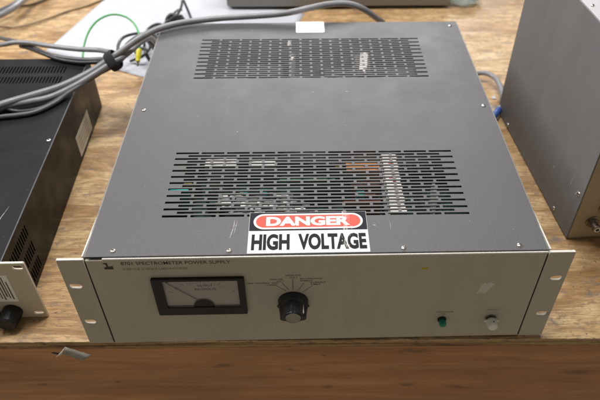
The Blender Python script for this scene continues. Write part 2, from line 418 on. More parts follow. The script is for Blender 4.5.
# chassis tub
bm = bmesh.new()
box(bm, -216.9, -215.1, 3.2, 453, 0, 133.3); box(bm, 215.1, 216.9, 3.2, 453, 0, 133.3)
box(bm, -215.1, 215.1, 451.2, 453, 0, 133.4); box(bm, -215.1, 215.1, 3.2, 451.2, 0, 1.8)
obj('chassis', bm, 'chassis', PS, bevel=.3)
for s in (-1, 1):
    bm = B(*sorted((s * 217.0, s * 218.3)), 3.3, 55, 60, 134.0)
    for v in bm.verts:
        if v.co.y > 50: v.co.x -= s * 1.1; v.co.z -= 1.2 if v.co.z > 100 else 0
    obj('side_flange', bm, 'edge', PS)  # pale strip carries the glint along the side rail's front end as colour

bm = bmesh.new(); box(bm, -199, 215.0, -.2, 12, 131.4, 133.4)
obj('top_rail', bm, 'edge', PS, bevel=.3)
for fx in (-190, 190):
    for fy in (30, 420):
        bm = bmesh.new(); lathe(bm, [(9, 0), (8, -2.9)], UP(fx, fy, 0), 20); obj('foot', bm, 'blackmatte', PS)
# cover with slotted vents
PIT, SL, ROWP, SH = 27.86, 24.9, 4.92, 2.9
VX = 152.2
vents = [(52.4 - SH / 2, 21), (305.0 - SH / 2, 21)]
slots = []
for (vy, nr) in vents:
    for j in range(nr):
        y = vy + ROWP * j; st = j % 2
        for i in range(11 - st):
            x = -VX + PIT * i + (PIT / 2 if st else 0)
            slots.append((x, x + SL, y, y + SH))
xs = uniq([-CW, -CW + .6, CW - .6, CW] + [s[0] for s in slots[:21]] + [s[1] for s in slots[:21]])
ys = uniq([Y0, Y0 + .6, Y0 + CD - .6, Y0 + CD] + [s[2] for s in slots] + [s[3] for s in slots])
hmap = {}
for s in slots: hmap.setdefault(round(s[2], 3), []).append(s)
def hole(x, y):
    for k, l in hmap.items():
        if k < y < k + SH:
            return any(a < x < b for (a, b, _, _) in l)
    return False
def skew(x, y, d):
    k = 0
    if y < 52: k = 0.0045 * y / 52
    elif y < 152: k = .0055
    elif y < 305: k = .0055 - .004 * (y - 152) / 153
    elif y < 405: k = .0015
    else: k = .0015 * (1 - (y - 405) / 48)
    # the thin lid bows down a touch between its screws
    sag = -.5 * math.sin(math.pi * (x + CW) / (2 * CW)) * math.sin(math.pi * min(1, max(0, (y - Y0) / CD)))
    return Vector((x, y - k * x, CZ + d + sag))
cov = obj('top_cover', gridsheet(xs, ys, hole, skew, 1.3), 'cover', PS)
for (x, y) in ((-190.1, 8.5), (-82.6, 6.5), (80, 6.5), (189.3, 7.5), (207, 236), (-202.7, 234.7), (-204, 440), (204, 440)):
    screw(PS, x, y, CZ - .15, 2.6, ang=rnd.random() * 3)
# blank white sticker
TOP = lambda z: (lambda u, v, d: Vector((u, v, z + d)))
obj('blank_sticker', shape_bm([rect(-20.6, 20.3, 422.6, 455, 2.5)], .25, TOP(CZ + .02)), 'sticker', PS, label='small blank white sticker at the back of the lid')
# rubbed marks on the lid
def scuff(pts, w, z, m='scuffmark', name='scratch', parent=PS):
    bm = bmesh.new(); Q = spline(pts, 6); prev = None
    for i, q in enumerate(Q):
        t = (Q[min(i + 1, len(Q) - 1)] - Q[max(0, i - 1)]).normalized(); s = Vector((-t.y, t.x, 0))
        ww = w * (.25 + .75 * abs(noise.noise(Vector((i * .7, q.x, q.y)))) * 2) * math.sin(math.pi * (i + .5) / len(Q))
        p = (bm.verts.new(Vector((q.x, q.y, z)) + s * ww), bm.verts.new(Vector((q.x, q.y, z)) - s * ww))
        if prev: bm.faces.new((prev[0], prev[1], p[1], p[0]))
        prev = p
    return obj(name, bm, m, parent)
scuff([(-80, 50, 0), (-81, 36, 0), (-83.5, 22, 0), (-85, 8, 0)], .8, CZ - .06)
scuff([(-77.5, 46, 0), (-79, 36, 0), (-79.5, 28, 0)], .5, CZ - .06)
scuff([(70, 46, 0), (71, 38, 0), (70.5, 30, 0)], .3, CZ - .06)
scuff([(54, 38, 0), (55.5, 37, 0), (57, 37.5, 0)], 1.1, CZ - .06)
scuff([(40, 270, 0), (43, 271, 0), (46, 270, 0)], 1.4, CZ - .3)
scuff([(-2, 268, 0), (1, 270, 0), (4, 271, 0)], 1.1, CZ - .3)
for k in range(26):
    x = rnd.uniform(-200, 200); y = rnd.uniform(8, 440)
    if 50 < y < 155 and abs(x) < 160 or 300 < y < 408 and abs(x) < 160 or y < 60 and -70 < x < 52: continue
    a = rnd.uniform(0, 3.14); l = rnd.uniform(.6, 2.6)
    scuff([(x, y, 0), (x + l * math.cos(a), y + l * math.sin(a), 0), (x + 2 * l * math.cos(a + .3), y + 2 * l * math.sin(a + .3), 0)], rnd.uniform(.15, .5), CZ + .02, name='fleck')
# danger sign
DG = obj('danger_sign', shape_bm([rect(-65.9, 48.5, 2.3, 56.2, .6)], .3, TOP(CZ + .05)), 's_white', PS)
zt = CZ + .36
obj('black_field', shape_bm([rect(-65.6, 48.2, 31.0, 55.9, .5)], .06, TOP(zt)), 's_black', DG)
obj('white_oval', shape_bm([rect(-61.8, 44.6, 33.0, 53.8, 10.39, 12)], .06, TOP(zt + .07)), 's_white', DG)
obj('red_oval', shape_bm([rect(-59.4, 42.2, 35.2, 51.6, 8.19, 12)], .06, TOP(zt + .14)), 's_red', DG)
obj('danger_lettering', text_bm('DANGER', -49.5, 37.0, 81.5, 12.6, TOP(zt + .25), .48), 's_white', DG)
obj('high_voltage_lettering', join([text_bm('HIGH', -62.5, 6.0, 36.0, 20.6, TOP(zt + .05), .45), text_bm('VOLTAGE', -18.5, 6.0, 64.5, 20.6, TOP(zt + .05), .45)]), 's_ink', DG)

# front panel, ears
FP = lambda y: (lambda u, v, d: Vector((u, y - d, v)))
obj('front_panel', shape_bm([rect(-SX + .9, SX - .9, .3, 131.2)], 3, FP(3.0), .35), 'panel', PS)
obj('panel_top_edge', B(-198.5, SX - .9, .25, 2.9, 131.25, 132.5), 'edge', PS, bevel=.25)
for s in (-1, 1):
    def slot(cz):
        return [(s * 232.6 + (a - s * 232.6), b) for a, b in rect(s * 232.6 - 6.2, s * 232.6 + 6.2, cz - 3.6, cz + 3.6, 3.55, 6)]
    x0, x1 = sorted((s * 241.3, s * (SX + .6)))
    e = obj('mounting_ear', shape_bm([rect(x0, x1, 0, 131.9), slot(132.5 - 37.7), slot(37.7)], 3.2, FP(3.0), .5), 'panel', PS)
    obj('ear_top_edge', B(x0 + .3, x1 - .3, .1, 2.8, 131.95, 132.6), 'edge', e, bevel=.2)
    bm = bmesh.new()   # rolled fold beside the seam
    tube(bm, [(s * (SX + 1.95), 1.35, .6), (s * (SX + 1.95), 1.35, 131.5)], 1.3, 16, raw=True)
    obj('ear_fold', bm, 'panel', e, smooth=True)
    obj('seam', B(s * SX - .95, s * SX + .65, .9, 1.9, .5, 130.5), 'dark', PS)
# logo: a small black boat-like mark
obj('maker_mark', shape_bm([[(-191, 119), (-199.3, 119), (-199.3, 121.9), (-196.9, 122.2), (-197.3, 126.2), (-199.4, 126.4), (-199.4, 128), (-195.6, 128), (-195.0, 122.8), (-193.8, 123.2), (-191, 123.6)]], .05, FP(-.02)), 'ink', PS)
obj('title_lettering', text_bm('8701 SPECTROMETER POWER SUPPLY', -183, 124.6, 101.4, 4.4, FP(-.03), .1), 'ink', PS)
obj('maker_lettering', text_bm('SURFACE SCIENCE LABORATORIES', -182.6, 117.3, 60.5, 3.1, FP(-.03), .0), 'inkfaint', PS)

# meter
MT = obj('meter', shape_bm([rect(-159.3, -70.6, 50.6, 106.2, 1.5), rect(-148.8, -77.2, 62.8, 102.8, 1)], 3.4, FP(0), .5), 'black', PS)
obj('dial', B(-149, -77, -.12, -.02, 62, 103), 'dial', MT)
FD = FP(-.2)
obj('dial_lettering', join([text_bm('OUTPUT', -116.5, 91.8, 14.5, 3.0, FD, .12), text_bm('KILOVOLTS', -119.5, 86.4, 20.5, 3.2, FD, .14)]), 'ink', MT)
sc = []
for k in range(21):   # scale ticks along the arc
    a = R(146 - 112 * k / 20); r0, r1 = (30.5, 33.2) if k % 5 else (30.5, 35)
    b = bmesh.new(); T = FP(-.16)
    c, s_ = math.cos(a), math.sin(a); w = .12 if k % 5 else .22
    vs = [b.verts.new(T(-112.8 + r * c * 1.12 - q * s_, 66 + r * s_ + q * c, .04)) for r, q in ((r0, -w), (r1, -w), (r1, w), (r0, w))]; b.faces.new(vs); sc.append(b)
obj('dial_scale', join(sc), 'ink', MT)
bm = bmesh.new(); tube(bm, [(-114, -1.2, 68.5), (-144.2, -1.2, 98.0)], .32, 8, raw=True); obj('needle', bm, 'ink', MT)
bm = bmesh.new(); lathe(bm, [(10.2, 0), (10.2, 1.4), (9.2, 2.2)], FRONT(-113, -.3, 63.2), 40)
for v in bm.verts: v.co.z = max(v.co.z, 62.9)
obj('pivot_cover', bm, 'black', MT)
bm = bmesh.new(); lathe(bm, [(1.5, 0), (1.5, .6)], FRONT(-144.8, -.3, 99.7), 16); obj('stop_pin', bm, 'black', MT)

obj('glass', B(-148.7, -77.3, -2.3, -1.6, 62.9, 102.7), 'glass', MT)

# selector knob
KX, KZ = -24.6, 66.2
KB = bmesh.new(); lathe(KB, [(15.0, 0.1), (15.2, .9), (14.6, 2.2), (12.2, 3.2), (11.0, 3.6)], FRONT(KX, 0, KZ), 48)
KN = obj('selector_knob', KB, 'black', PS, smooth=True)
def lobes(a, h):
    d1 = math.cos(a - R(-14)); d2 = math.cos(a - R(194))
    return 1 + .5 * max(0, d1) ** 20 + .5 * max(0, d2) ** 20 + .012 * math.cos(24 * a)
bm = bmesh.new(); lathe(bm, [(11.2, 3.4), (9.8, 6), (9.1, 13), (8.8, 19), (8.5, 20)], FRONT(KX, 0, KZ), 96, lobes)
obj('knob_grip', bm, 'gloss', KN, smooth=False)
bm = bmesh.new(); lathe(bm, [(7.5, 20), (7.5, 20.8), (7.0, 21.0)], FRONT(KX, 0, KZ), 40); obj('knob_cap', bm, 'cap', KN)
bm = bmesh.new(); lathe(bm, [(8.2, 19.8), (8.2, 20.6), (7.7, 20.6)], FRONT(KX, 0, KZ), 40); obj('cap_ring', bm, 'black', KN)
bm = bmesh.new(); box(bm, KX + 9.6, KX + 10.6, -16.5, -4.5, KZ + 1.0, KZ + 2.2); obj('pointer_line', bm, 'edge', KN)
lines = [(-41.7, 91.9, -31.5, 82.6), (-34.6, 94.9, -28.6, 84.2), (-24.3, 100.4, -24.4, 84.0), (-13.4, 94.4, -19.2, 83.4), (-5.6, 89.6, -14.6, 80.8)]
bmL = bmesh.new()
for (a, b_, c, d) in lines:
    dv = Vector((c - a, 0, d - b_)).normalized(); nv = Vector((dv.z, 0, -dv.x)) * .24
    q = [bmL.verts.new(Vector(p)) for p in (Vector((a, -.07, b_)) + nv, Vector((c, -.07, d)) + nv, Vector((c, -.07, d)) - nv, Vector((a, -.07, b_)) - nv)]; bmL.faces.new(q)
obj('selector_lines', bmL, 'ink', PS)
F0 = FP(-.03)
lab = [('LENS  FOCUSING  VOLT', -68.5, 93.9, 30.5, 2.0), ('CURRENT', -49.6, 91.0, 10, 1.9), ('ANALYZER', -46.2, 99.3, 12.5, 2.0), ('VOLT', -40.3, 96.3, 7, 1.9),
       ('DETECTOR', -31.0, 104.7, 14.5, 2.0), ('VOLT', -27.5, 101.6, 8, 1.9), ('RETARDING', -17.2, 99.6, 21, 2.0), ('ENERGY', -17.0, 96.6, 12, 1.9),
       ('CURRENT', -7.4, 93.9, 15, 2.0), ('LIMIT', -6.8, 91.0, 9.5, 1.9)]
obj('selector_lettering', join([text_bm(t, x, z, w, h, F0, .1) for t, x, z, w, h in lab]), 'ink', PS)
obj('lamp_lettering', join([text_bm('HIGH VOLTAGE', 122.0, 42.8, 17.5, 1.9, F0, .08), text_bm('ON', 127.2, 39.6, 4, 1.8, F0, .08)]), 'inkfaint', PS)
obj('adjust_lettering', text_bm('ADJUST', 173, 44.8, 13, 2.0, F0, .05), 'inkfaint', PS)
# lamp
bm = bmesh.new(); lathe(bm, [(4.6, 0), (4.6, 1.6), (4.1, 2.2)], FRONT(129, 0, 31.5), 28); LP = obj('indicator_lamp', bm, 'black', PS, smooth=False)
bm = bmesh.new(); lathe(bm, [(3.8, 2), (3.8, 6.5), (3.2, 8.2), (1.6, 9)], FRONT(129, 0, 31.5), 28); obj('lens', bm, 'green', LP, smooth=True)
# little white knob
bm = bmesh.new(); lathe(bm, [(6.2, 0), (6.2, 1.0), (3.4, 1.2), (3.4, 3)], FRONT(180, 0, 31.5), 32); WK = obj('adjustment_knob', bm, 'bnc', PS)
bm = bmesh.new(); lathe(bm, [(4.8, 2.6), (5.1, 4), (5.0, 11), (4.3, 12.4), (2, 12.7)], FRONT(180, 0, 31.5), 64, lambda a, h: 1 + .03 * math.cos(16 * a)); obj('knob_body', bm, 'white', WK, smooth=True)
bm = bmesh.new(); box(bm, 172.6, 187.6, -4.4, -2.6, 30.6, 33.2); obj('cross_bar', bm, 'white', WK, bevel=.5)
bm = bmesh.new(); lathe(bm, [(.8, 0), (.8, .1)], Matrix.Translation((180.6, -8, 36.55)), 12); obj('set_screw', bm, 'dark', WK)
def smear(pts, name, m, lab):
    obj(name, shape_bm([pts], .04, FP(-.02)), m, PS, label=lab)
def ragged(cx, cz, w, h, sh=0, n=26, sd=1):
    out = []
    for i in range(n):
        a = 2 * math.pi * i / n; r = 1 + .22 * noise.noise(Vector((math.cos(a) * 2, math.sin(a) * 2, sd))) * 2
        u = math.copysign(abs(math.cos(a)) ** .6, math.cos(a)) * w * r; v = math.copysign(abs(math.sin(a)) ** .6, math.sin(a)) * h * r
        out.append((cx + u + v * sh, cz + v))
    return out
smear(ragged(165.5, 82.5, 5.2, 8.0, .25, sd=2.3), 'label_residue', 'patch', 'torn whitish label residue')
smear(ragged(101.7, 112.6, 3.2, 1.6, .1, sd=2), 'paint_smear', 'yellowpaint', 'small yellow paint smear')

# what shows through the lid slots
CB = obj('circuit_board', B(-160, 72, 62, 178, 92, 93.6), 'pcb', PS)
obj('circuit_board', B(92, 168, 66, 176, 80, 81.6), 'pcb', PS)
def part(name, m, x0, x1, y0, y1, z0, z1, bv=.4, parent=CB):
    if y1 < 200:   # seat the tall parts just under the lid
        k = (564.5 - 127) / (564.5 - 110); z1 += 17
        x0, x1 = [-12.4 + (v + 12.4) * k for v in (x0, x1)]; y0, y1 = [-381.5 + (v + 381.5) * k for v in (y0, y1)]
    return obj(name, B(x0, x1, y0, y1, z0, z1), m, parent, bevel=bv)
part('capacitor', 'strip', -124, -88, 153, 167, 93.6, 113); part('capacitor', 'strip', -74, -44, 153, 165, 93.6, 113)
part('orange_capacitor', 'orange', 36, 74, 147, 161, 93.6, 110)
part('resistor', 'teal', -79.5, -71.5, 106, 116, 93.6, 112); part('resistor', 'teal', -60, -52, 106, 116, 93.6, 112); part('resistor', 'teal', 44, 53, 103, 113, 93.6, 112)
part('resistor', 'teal', -160, -138, 117, 122, 93.6, 110); part('resistor', 'brown', 30, 70, 94, 99, 93.6, 109); part('resistor', 'brown', 40, 72, 128, 133, 93.6, 106); part('resistor', 'brown', 44, 66, 112, 116, 93.6, 104)
# a tangle of chips, wires and heat sinks behind the sign
for k in range(150):
    x = rnd.uniform(-108, -18); y = rnd.uniform(78, 106); w = rnd.uniform(2, 11); d = rnd.uniform(1.2, 3.5)
    part('chip', rnd.choice(['lightcomp', 'strip', 'strip', 'metalgrey', 'lightcomp', 'black']), x, x + w * 1.2, y, y + d * 1.2, 93.6, rnd.uniform(110, 114.5), .2)
for k in range(9):
    y = 110 + k * 6.6; x = rnd.uniform(-125, -20); part('ribbon_wire', 'greenrib', x, x + rnd.uniform(50, 110), y, y + 1.6, 93.6, 110 + rnd.random() * 3, .2)
for k in range(34):
    x = rnd.uniform(-158, 64); y = rnd.uniform(66, 174); w = rnd.uniform(3, 12); d = rnd.uniform(2, 5)
    part('resistor', rnd.choice(['pcb', 'brown', 'black', 'metalgrey', 'yellowpaint', 'black', 'pcb']), x, x + w, y, y + d, 93.6, rnd.uniform(95, 104), .2)
ST = obj('terminal_strip', B(73.5, 89.5, 55, 154, 100, 123), 'metalgrey', PS)
for k in range(17):
    y = 76 + k * 5.85
    part('terminal', 'strip', 77.4 + (k % 2) * .8, 95 - (k % 3) * .7, y, y + 5.6, 106, 113, .4, ST)
    if k in (2, 4, 5, 8, 9, 13, 14): part('red_mark', 'red', 82 + (k % 3) * 1.8, 89 + (k % 2), y + .8, y + 3.4, 113.05, 113.3, 0, ST)
bm = bmesh.new()
for k in range(9):
    x = 96 + k * 7; tube(bm, [(x, 68 + rnd.random() * 20, 98), (x + rnd.uniform(-14, 14), 110, 102), (x + rnd.uniform(-14, 14), 140, 100), (x + 6, 172, 96)], .8, 6, 6)
obj('wiring', bm, 'blackwire', PS)
bm = bmesh.new(); tube(bm, [(82, 70, 100), (100, 62, 106), (108, 66, 108), (120, 80, 100)], 1.1, 8, 6); obj('wiring', bm, 'yellowpaint', PS)
part('bracket', 'lightcomp', 130, 133, 96, 128, 81, 108, .4, PS)
# rear: transformer, filter capacitors
part('transformer', 'metalgrey', -140, -40, 312, 400, 2, 96, 1, PS); part('transformer', 'metalgrey', 20, 150, 312, 402, 2, 90, 1, PS)
part('insulator', 'lightcomp', 62, 82, 332, 392, 90, 118, 1, PS); part('insulator', 'lightcomp', -30, -22, 345, 412, 2, 112, 1, PS)
bm = bmesh.new()
for cx in (-10,): lathe(bm, [(17, 2), (17, 98), (15, 100)], UP(cx, 372, 0), 28)
obj('filter_capacitor', bm, 'alu', PS, smooth=False)
bm = bmesh.new(); tube(bm, [(-130, 330, 100), (-90, 345, 108), (-60, 350, 106), (10, 340, 110), (60, 360, 104), (140, 350, 98)], 1.6, 8, 8); obj('wiring', bm, 'lightcomp', PS)
# torn label left across the rear slots
obj('label_residue', shape_bm([ragged(70, 344, 5, 24, .12, 34, 7)], .06, TOP(CZ - .42)), 'residue', PS, label='dirty adhesive residue across the rear slots')
obj('label_residue', shape_bm([ragged(-26, 352, 1.6, 5, .2, 20, 9)], .06, TOP(CZ - .42)), 'residue', PS)
obj('label_residue', shape_bm([ragged(-30, 395, 2.2, 7, .1, 20, 3)], .06, TOP(CZ - .42)), 'residue', PS)

# ------------------------------------------------------------------ BLACK RACK UNIT on the left
RU = root('rack_unit', 'low black rack unit with scuffed slotted lid and cream front panel, at far left', 'rack unit', (-540, 240, TZ))
A = .0246
def sk(x, y, z): return Vector((x - A * (y - 37) , y + .0 * x, z))
X1 = -321.6
def skewbox(x0, x1, y0, y1, z0, z1):
    bm = B(x0, x1, y0, y1, z0, z1)
    for v in bm.verts: v.co = sk(*v.co)
    return bm
# lid with two rows of slits at the back
lx = []; k = 0; x = -760
slit = []
while x < -350: 
    slit.append((x, x + 2.1)); x += 4.6
lys = [(376, 393), (403, 421)]
xs2 = uniq([-756 - 1, X1] + [q for s in slit for q in s]); ys2 = uniq([41, 443] + [q for s in lys for q in s])
obj('lid', gridsheet(xs2, ys2, lambda x, y: any(a < y < b for a, b in lys) and any(a < x < b for a, b in slit), lambda u, v, d: sk(u, v, 84.5 + d), 1.2), 'blkcover', RU)
# side wall with three rows of slits near the front
us = []; y = 46
while y < 108: us.append((y, y + 2.7)); y += 4.9
vz = [(55.5, 71.5), (29.5, 46), (4.5, 21.5)]
yy = uniq([41, 443] + [q for s in us for q in s]); zz = uniq([-1.5, 83.1] + [q for s in vz for q in s])
obj('side_wall', gridsheet(yy, zz, lambda u, v: any(a < u < b for a, b in us) and any(a < v < b for a, b in vz), lambda u, v, d: sk(X1 + d, u, v), 1.2), 'blkside', RU)
obj('case', join([skewbox(-757, -755.8, 41, 443, -1.5, 83.1), skewbox(-755.8, X1 - 1.3, 441.8, 443, -1.5, 83.1), skewbox(-755.8, X1 - 1.3, 41, 441.7, -1.5, 0)]), 'blackmatte', RU)
obj('inner_tray', skewbox(-750, X1 - 12, 60, 436, 2, 60), 'blackmatte', RU)
bm = bmesh.new(); tube(bm, [sk(X1 - .4, 41.5, 84.0), sk(X1 - .4, 442.5, 84.0)], .75, 8, raw=True); obj('lid_edge', bm, 'graycable2', RU)
screw(RU, -332.5, 243, 84.5, 2.8); screw(RU, -333, 60, 84.5, 2.8)
for z0 in (0,):
    obj('side_sticker', join([skewbox(X1 + .05, X1 + .25, 308, 377, 4, 38)]), 'sidelabel', RU)
bm = bmesh.new(); 
for k in range(4):
    for v in (): pass
bq = join([skewbox(X1 + .26, X1 + .32, 316, 366, 11 + 6 * k, 12.2 + 6 * k) for k in range(4)]); obj('sticker_print', bq, 'inkfaint', RU)
scuff([(-352, 84, 0), (-346, 98, 0), (-343, 112, 0), (-341, 124, 0)], .9, 84.56, parent=RU)
scuff([(-363, 72, 0), (-357, 74, 0), (-350, 86, 0), (-347, 80, 0)], .8, 84.56, parent=RU)
scuff([(-352, 66, 0), (-347, 76, 0), (-343, 84, 0)], .7, 84.56, parent=RU)
scuff([(-398, 330, 0), (-390, 331, 0), (-380, 328, 0)], .8, 84.56, parent=RU)
# cream panel
def pslot(cx, cz): return rect(cx - 5.6, cx + 5.6, cz - 2.9, cz + 2.9, 2.85, 6)
obj('front_panel', shape_bm([rect(-779, -296.8, -2.6, 86.5, .8), pslot(-305, 80), pslot(-305, 2.9 + 2.2), pslot(-770, 80), pslot(-770, 5)], 3, FP(40), .35), 'blkpanel', RU)
obj('panel_top_edge', B(-778.5, -297.3, 37.3, 39.8, 86.55, 87.2), 'edge', RU, bevel=.2)
# printed label
tag = obj('panel_label', shape_bm([rect(-356, -320, 26, 69, 1.2)], .15, FP(36.95)), 'sticker', RU)
PL = []
for k in range(11):
    PL.append(shape_bm([rect(-353.5 + 2.9 * k, -352.2 + 2.9 * k + (k % 3) * .25, 29 + (k * 5 % 7), 66 - (k * 7 % 9))], .04, FP(36.78)))
obj('label_print', join(PL), 'inkfaint', tag)
# black control knobs
def rknob(x, z, r, l):
    bm = bmesh.new(); lathe(bm, [(r, 0), (r * 1.02, l * .3), (r * .92, l * .9), (r * .8, l)], FRONT(x, 37, z), 32); obj('knob', bm, 'black', RU, smooth=False)
rknob(-331.5, 10, 10.5, 20); 
bm = bmesh.new(); box(bm, -384, -345.5, 8, 36.9, -2.4, 12); obj('handle', bm, 'blackmatte', RU, bevel=3)
for fx in (-735, -350):
    for fy in (60, 420): obj('foot', B(fx - 8, fx + 8, fy - 8, fy + 8, TZ, -1.6), 'blackmatte', RU)

# ------------------------------------------------------------------ GREY INSTRUMENT on the right
th = R(3.8)
GI = root('instrument_case', 'tall slate grey instrument with tan connector panel, at far right', 'instrument', (450, 300, TZ))
def gi(u, v, z): # u along the front (to the right), v backwards
    return Vector((314.6 + u * math.cos(th) - v * math.sin(th), 142 + u * math.sin(th) + v * math.cos(th), z))
def gbox(u0, u1, v0, v1, z0, z1):
    bm = B(u0, u1, v0, v1, z0, z1)
    for v in bm.verts: v.co = gi(*v.co)
    return bm
obj('side_cover', gbox(0, 1.6, -.6, 277, -1, 250.5), 'rightbox', GI, bevel=.4)
obj('side_cover', gbox(260.4, 262, -.6, 277, -1, 250.5), 'rightbox', GI, bevel=.4)
obj('top_cover', gbox(1.65, 260.35, -.6, 277, 249.2, 250.9), 'righttop', GI, bevel=.4)
obj('back_panel', gbox(1.7, 260.3, 275, 276.5, 0, 249), 'rightbox', GI)
obj('bottom_panel', gbox(1.7, 260.3, .8, 274.9, -.6, .6), 'rightbox', GI)
gfp = lambda u, v, d: gi(u, 1.2 - d, v)
obj('front_panel', shape_bm([rect(1.8, 260.2, .6, 249, .5)], 2, gfp, .3), 'tan', GI)
obj('front_edge', gbox(1.8, 260.2, -.9, .5, -.9, .2), 'tan', GI)
def gT(u, z): return Matrix.Translation(gi(u, -.8, z)) @ Matrix.Rotation(th, 4, 'Z') @ Matrix.Rotation(R(90), 4, 'X')
def bnc(u, z, s=1):
    bm = bmesh.new(); lathe(bm, [(8.5 * s, 0), (8.5 * s, 1.5), (6.4 * s, 1.8), (6.4 * s, 5), (5 * s, 5.2), (5 * s, 13), (6 * s, 13.2), (6 * s, 15)], gT(u, z), 28)
    o = obj('socket', bm, 'bnc', GI)
    bm = bmesh.new(); lathe(bm, [(3.8 * s, 15), (3.8 * s, 15.3)], gT(u, z), 20); obj('socket_core', bm, 'strip', o)
    bm = bmesh.new(); lathe(bm, [(2.2 * s, 15.3), (2.2 * s, 15.5)], gT(u, z), 16); obj('socket_hole', bm, 'dark', o)
bnc(36, 50, 1.15); bnc(25, 27, 1.0); bnc(80, 40, 1.1); bnc(80, 90, 1.1)
bm = bmesh.new(); lathe(bm, [(13, 0), (13, 4), (11, 5), (10.5, 16), (9, 17)], gT(27, 116), 32); obj('knob', bm, 'black', GI)
bm = bmesh.new(); lathe(bm, [(13, 0), (13, 4), (11, 5), (10.5, 16), (9, 17)], gT(90, 160), 32); obj('knob', bm, 'black', GI)
def sideT(v, z): return Matrix.Translation(gi(-.05, v, z)) @ Matrix.Rotation(th, 4, 'Z') @ Matrix.Rotation(R(-90), 4, 'Y')
for (v, z) in ((230, 5), (45, 7), (7.5, 67), (8, 240), (268, 240)): screw(GI, 0, 0, 0, 2.7, T=sideT(v, z))
screw(GI, 0, 0, 0, 2.4, T=Matrix.Translation(gi(8, 120, 250.9)))
def sscuff(a, b, w=.35):
    bm = bmesh.new(); (v0, z0), (v1, z1) = a, b; d = Vector((v1 - v0, z1 - z0)).normalized(); n = Vector((-d.y, d.x)) * w
    vs = [bm.verts.new(gi(-.06, p[0], p[1])) for p in ((v0 + n.x, z0 + n.y), (v1, z1), (v0 - n.x, z0 - n.y))]; bm.faces.new(vs); obj('scratch', bm, 'residue', GI)
sscuff((30, 62), (28, 84)); sscuff((78, 50), (72, 52), .6); sscuff((14, 60), (10, 74), .6)
for (u, v) in ((14, 12), (248, 12), (14, 264), (248, 264)):
    bm = bmesh.new(); p = gi(u, v, 0); lathe(bm, [(7, -1), (7, TZ)], UP(p.x, p.y, 0), 20); obj('foot', bm, 'blackmatte', GI)

# ------------------------------------------------------------------ CASE at the back
BC = root('equipment_case', 'warm grey equipment case standing behind the power supply, cut by the photo top', 'equipment case', (60, 880, TZ))
obj('case_body', shape_bm([rect(-160, 284, 4, 190, 5)], 240, lambda u, v, d: Vector((u, 775 + d, v)), 1.5), 'backbox', BC)
obj('base', B(-154, 278, 782, 1010, 0, 4.0), 'blackmatte', BC)
obj('front_trim', B(-150, 274, 773.6, 775.2, 150, 152), 'blackmatte', BC)
for fx in (-140, 264):
    for fy in (800, 990): obj('foot', B(fx - 9, fx + 9, fy - 9, fy + 9, TZ, -.05), 'blackmatte', BC)

# ------------------------------------------------------------------ PAPER
bm = bmesh.new(); O = Vector((-474, 620, 0)); e1 = Vector((.27, .963, 0)); e2 = Vector((.90, -.43, 0)); g = {}
nu, nv = 34, 26
for i in range(nu + 1):
    for j in range(nv + 1):
        p = O + e2 * (420 * i / nu) + e1 * (330 * j / nv)
        g[i, j] = bm.verts.new((p.x, p.y, TZ + .5 + 1.6 * max(0, noise.noise(Vector((p.x * .008, p.y * .008, 2)))) + (3.0 * (1 - j / 2) * abs(noise.noise(Vector((p.x * .02, 0, 1)))) if j < 2 else 0)))
for i in range(nu):
    for j in range(nv): bm.faces.new((g[i, j], g[i + 1, j], g[i + 1, j + 1], g[i, j + 1]))
o = obj('paper_sheet', bm, 'paper', None, 'large white paper sheet on the plywood behind the left rear corner of the supply', 'paper', smooth=True, origin=(-330, 620, TZ))
md = o.modifiers.new('thick', 'SOLIDIFY'); md.thickness = .0002; md.offset = 1

# ------------------------------------------------------------------ CABLES
def cable(name, pts, r, m, label, cat='cable', group=None, seg=14, parent=None):
    bm = bmesh.new(); tube(bm, pts, r, seg, 10)
    return obj(name, bm, m, parent, label, cat, group, smooth=True, origin=tuple(pts[0]) if parent is None else None)
GP = 'grey cables bundled at the left rear corner'
A_ = [(-470, 262, 97), (-434, 282, 96.5), (-412, 306, 96), (-379, 327, 96), (-344, 348, 97), (-312, 375, 101), (-290, 394, 108), (-272, 404, 116), (-254, 411, 126), (-235, 416, 136), (-214, 428, 141), (-181, 444, 141.5), (-131, 455, 142), (-80, 459, 143), (-36, 461, 146), (0, 469, 150), (30, 481, 150), (57, 486, 148), (79, 487, 140), (103, 499, 118), (119, 517, 95), (125, 540, 40), (128, 560, 6)]
cable('grey_cable', A_, 4.5, 'graycable', 'light grey cable through the strap, then over the rear of the supply lid', group=GP)
B_ = [(-470, 262, 91), (-440, 287, 90.5), (-415, 306, 90.5), (-397, 315, 91), (-377, 321, 91), (-353, 332, 91), (-327, 354, 94), (-305, 374, 99), (-285, 392, 105), (-270, 402, 109), (-259, 416, 112), (-247, 437, 115), (-238, 458, 109), (-235, 488, 78), (-233, 536, 30), (-231, 576, 6)]
cable('grey_cable', B_, 4.3, 'graycable', 'grey cable lying against the one over the lid, nearer the camera at the strap', group=GP)
B2 = [(-470, 252, 88.5), (-437, 276, 88.5), (-409, 289, 88.5), (-388, 293, 88.5), (-366, 300, 88.5), (-346, 320, 89), (-332, 342, 91), (-312, 366, 94), (-292, 388, 98), (-276, 398, 102), (-264, 426, 106), (-252, 447, 109), (-243, 468, 103), (-240, 498, 72), (-238, 546, 24), (-236, 586, 0)]
B3 = [(-480, 318, 88), (-453, 323, 88), (-426, 322, 88), (-406, 308, 88), (-382, 302, 88), (-358, 312, 88), (-341, 335, 89), (-319, 360, 92), (-298, 386, 95), (-282, 402, 97), (-270, 428, 103), (-258, 449, 106), (-249, 470, 100), (-246, 500, 69), (-244, 548, 21), (-242, 588, -3)]
cable('dark_cable', B3, 3.0, 'blackwire', 'black cable sagging in a shallow loop on the lid between the grey cables', group=GP)
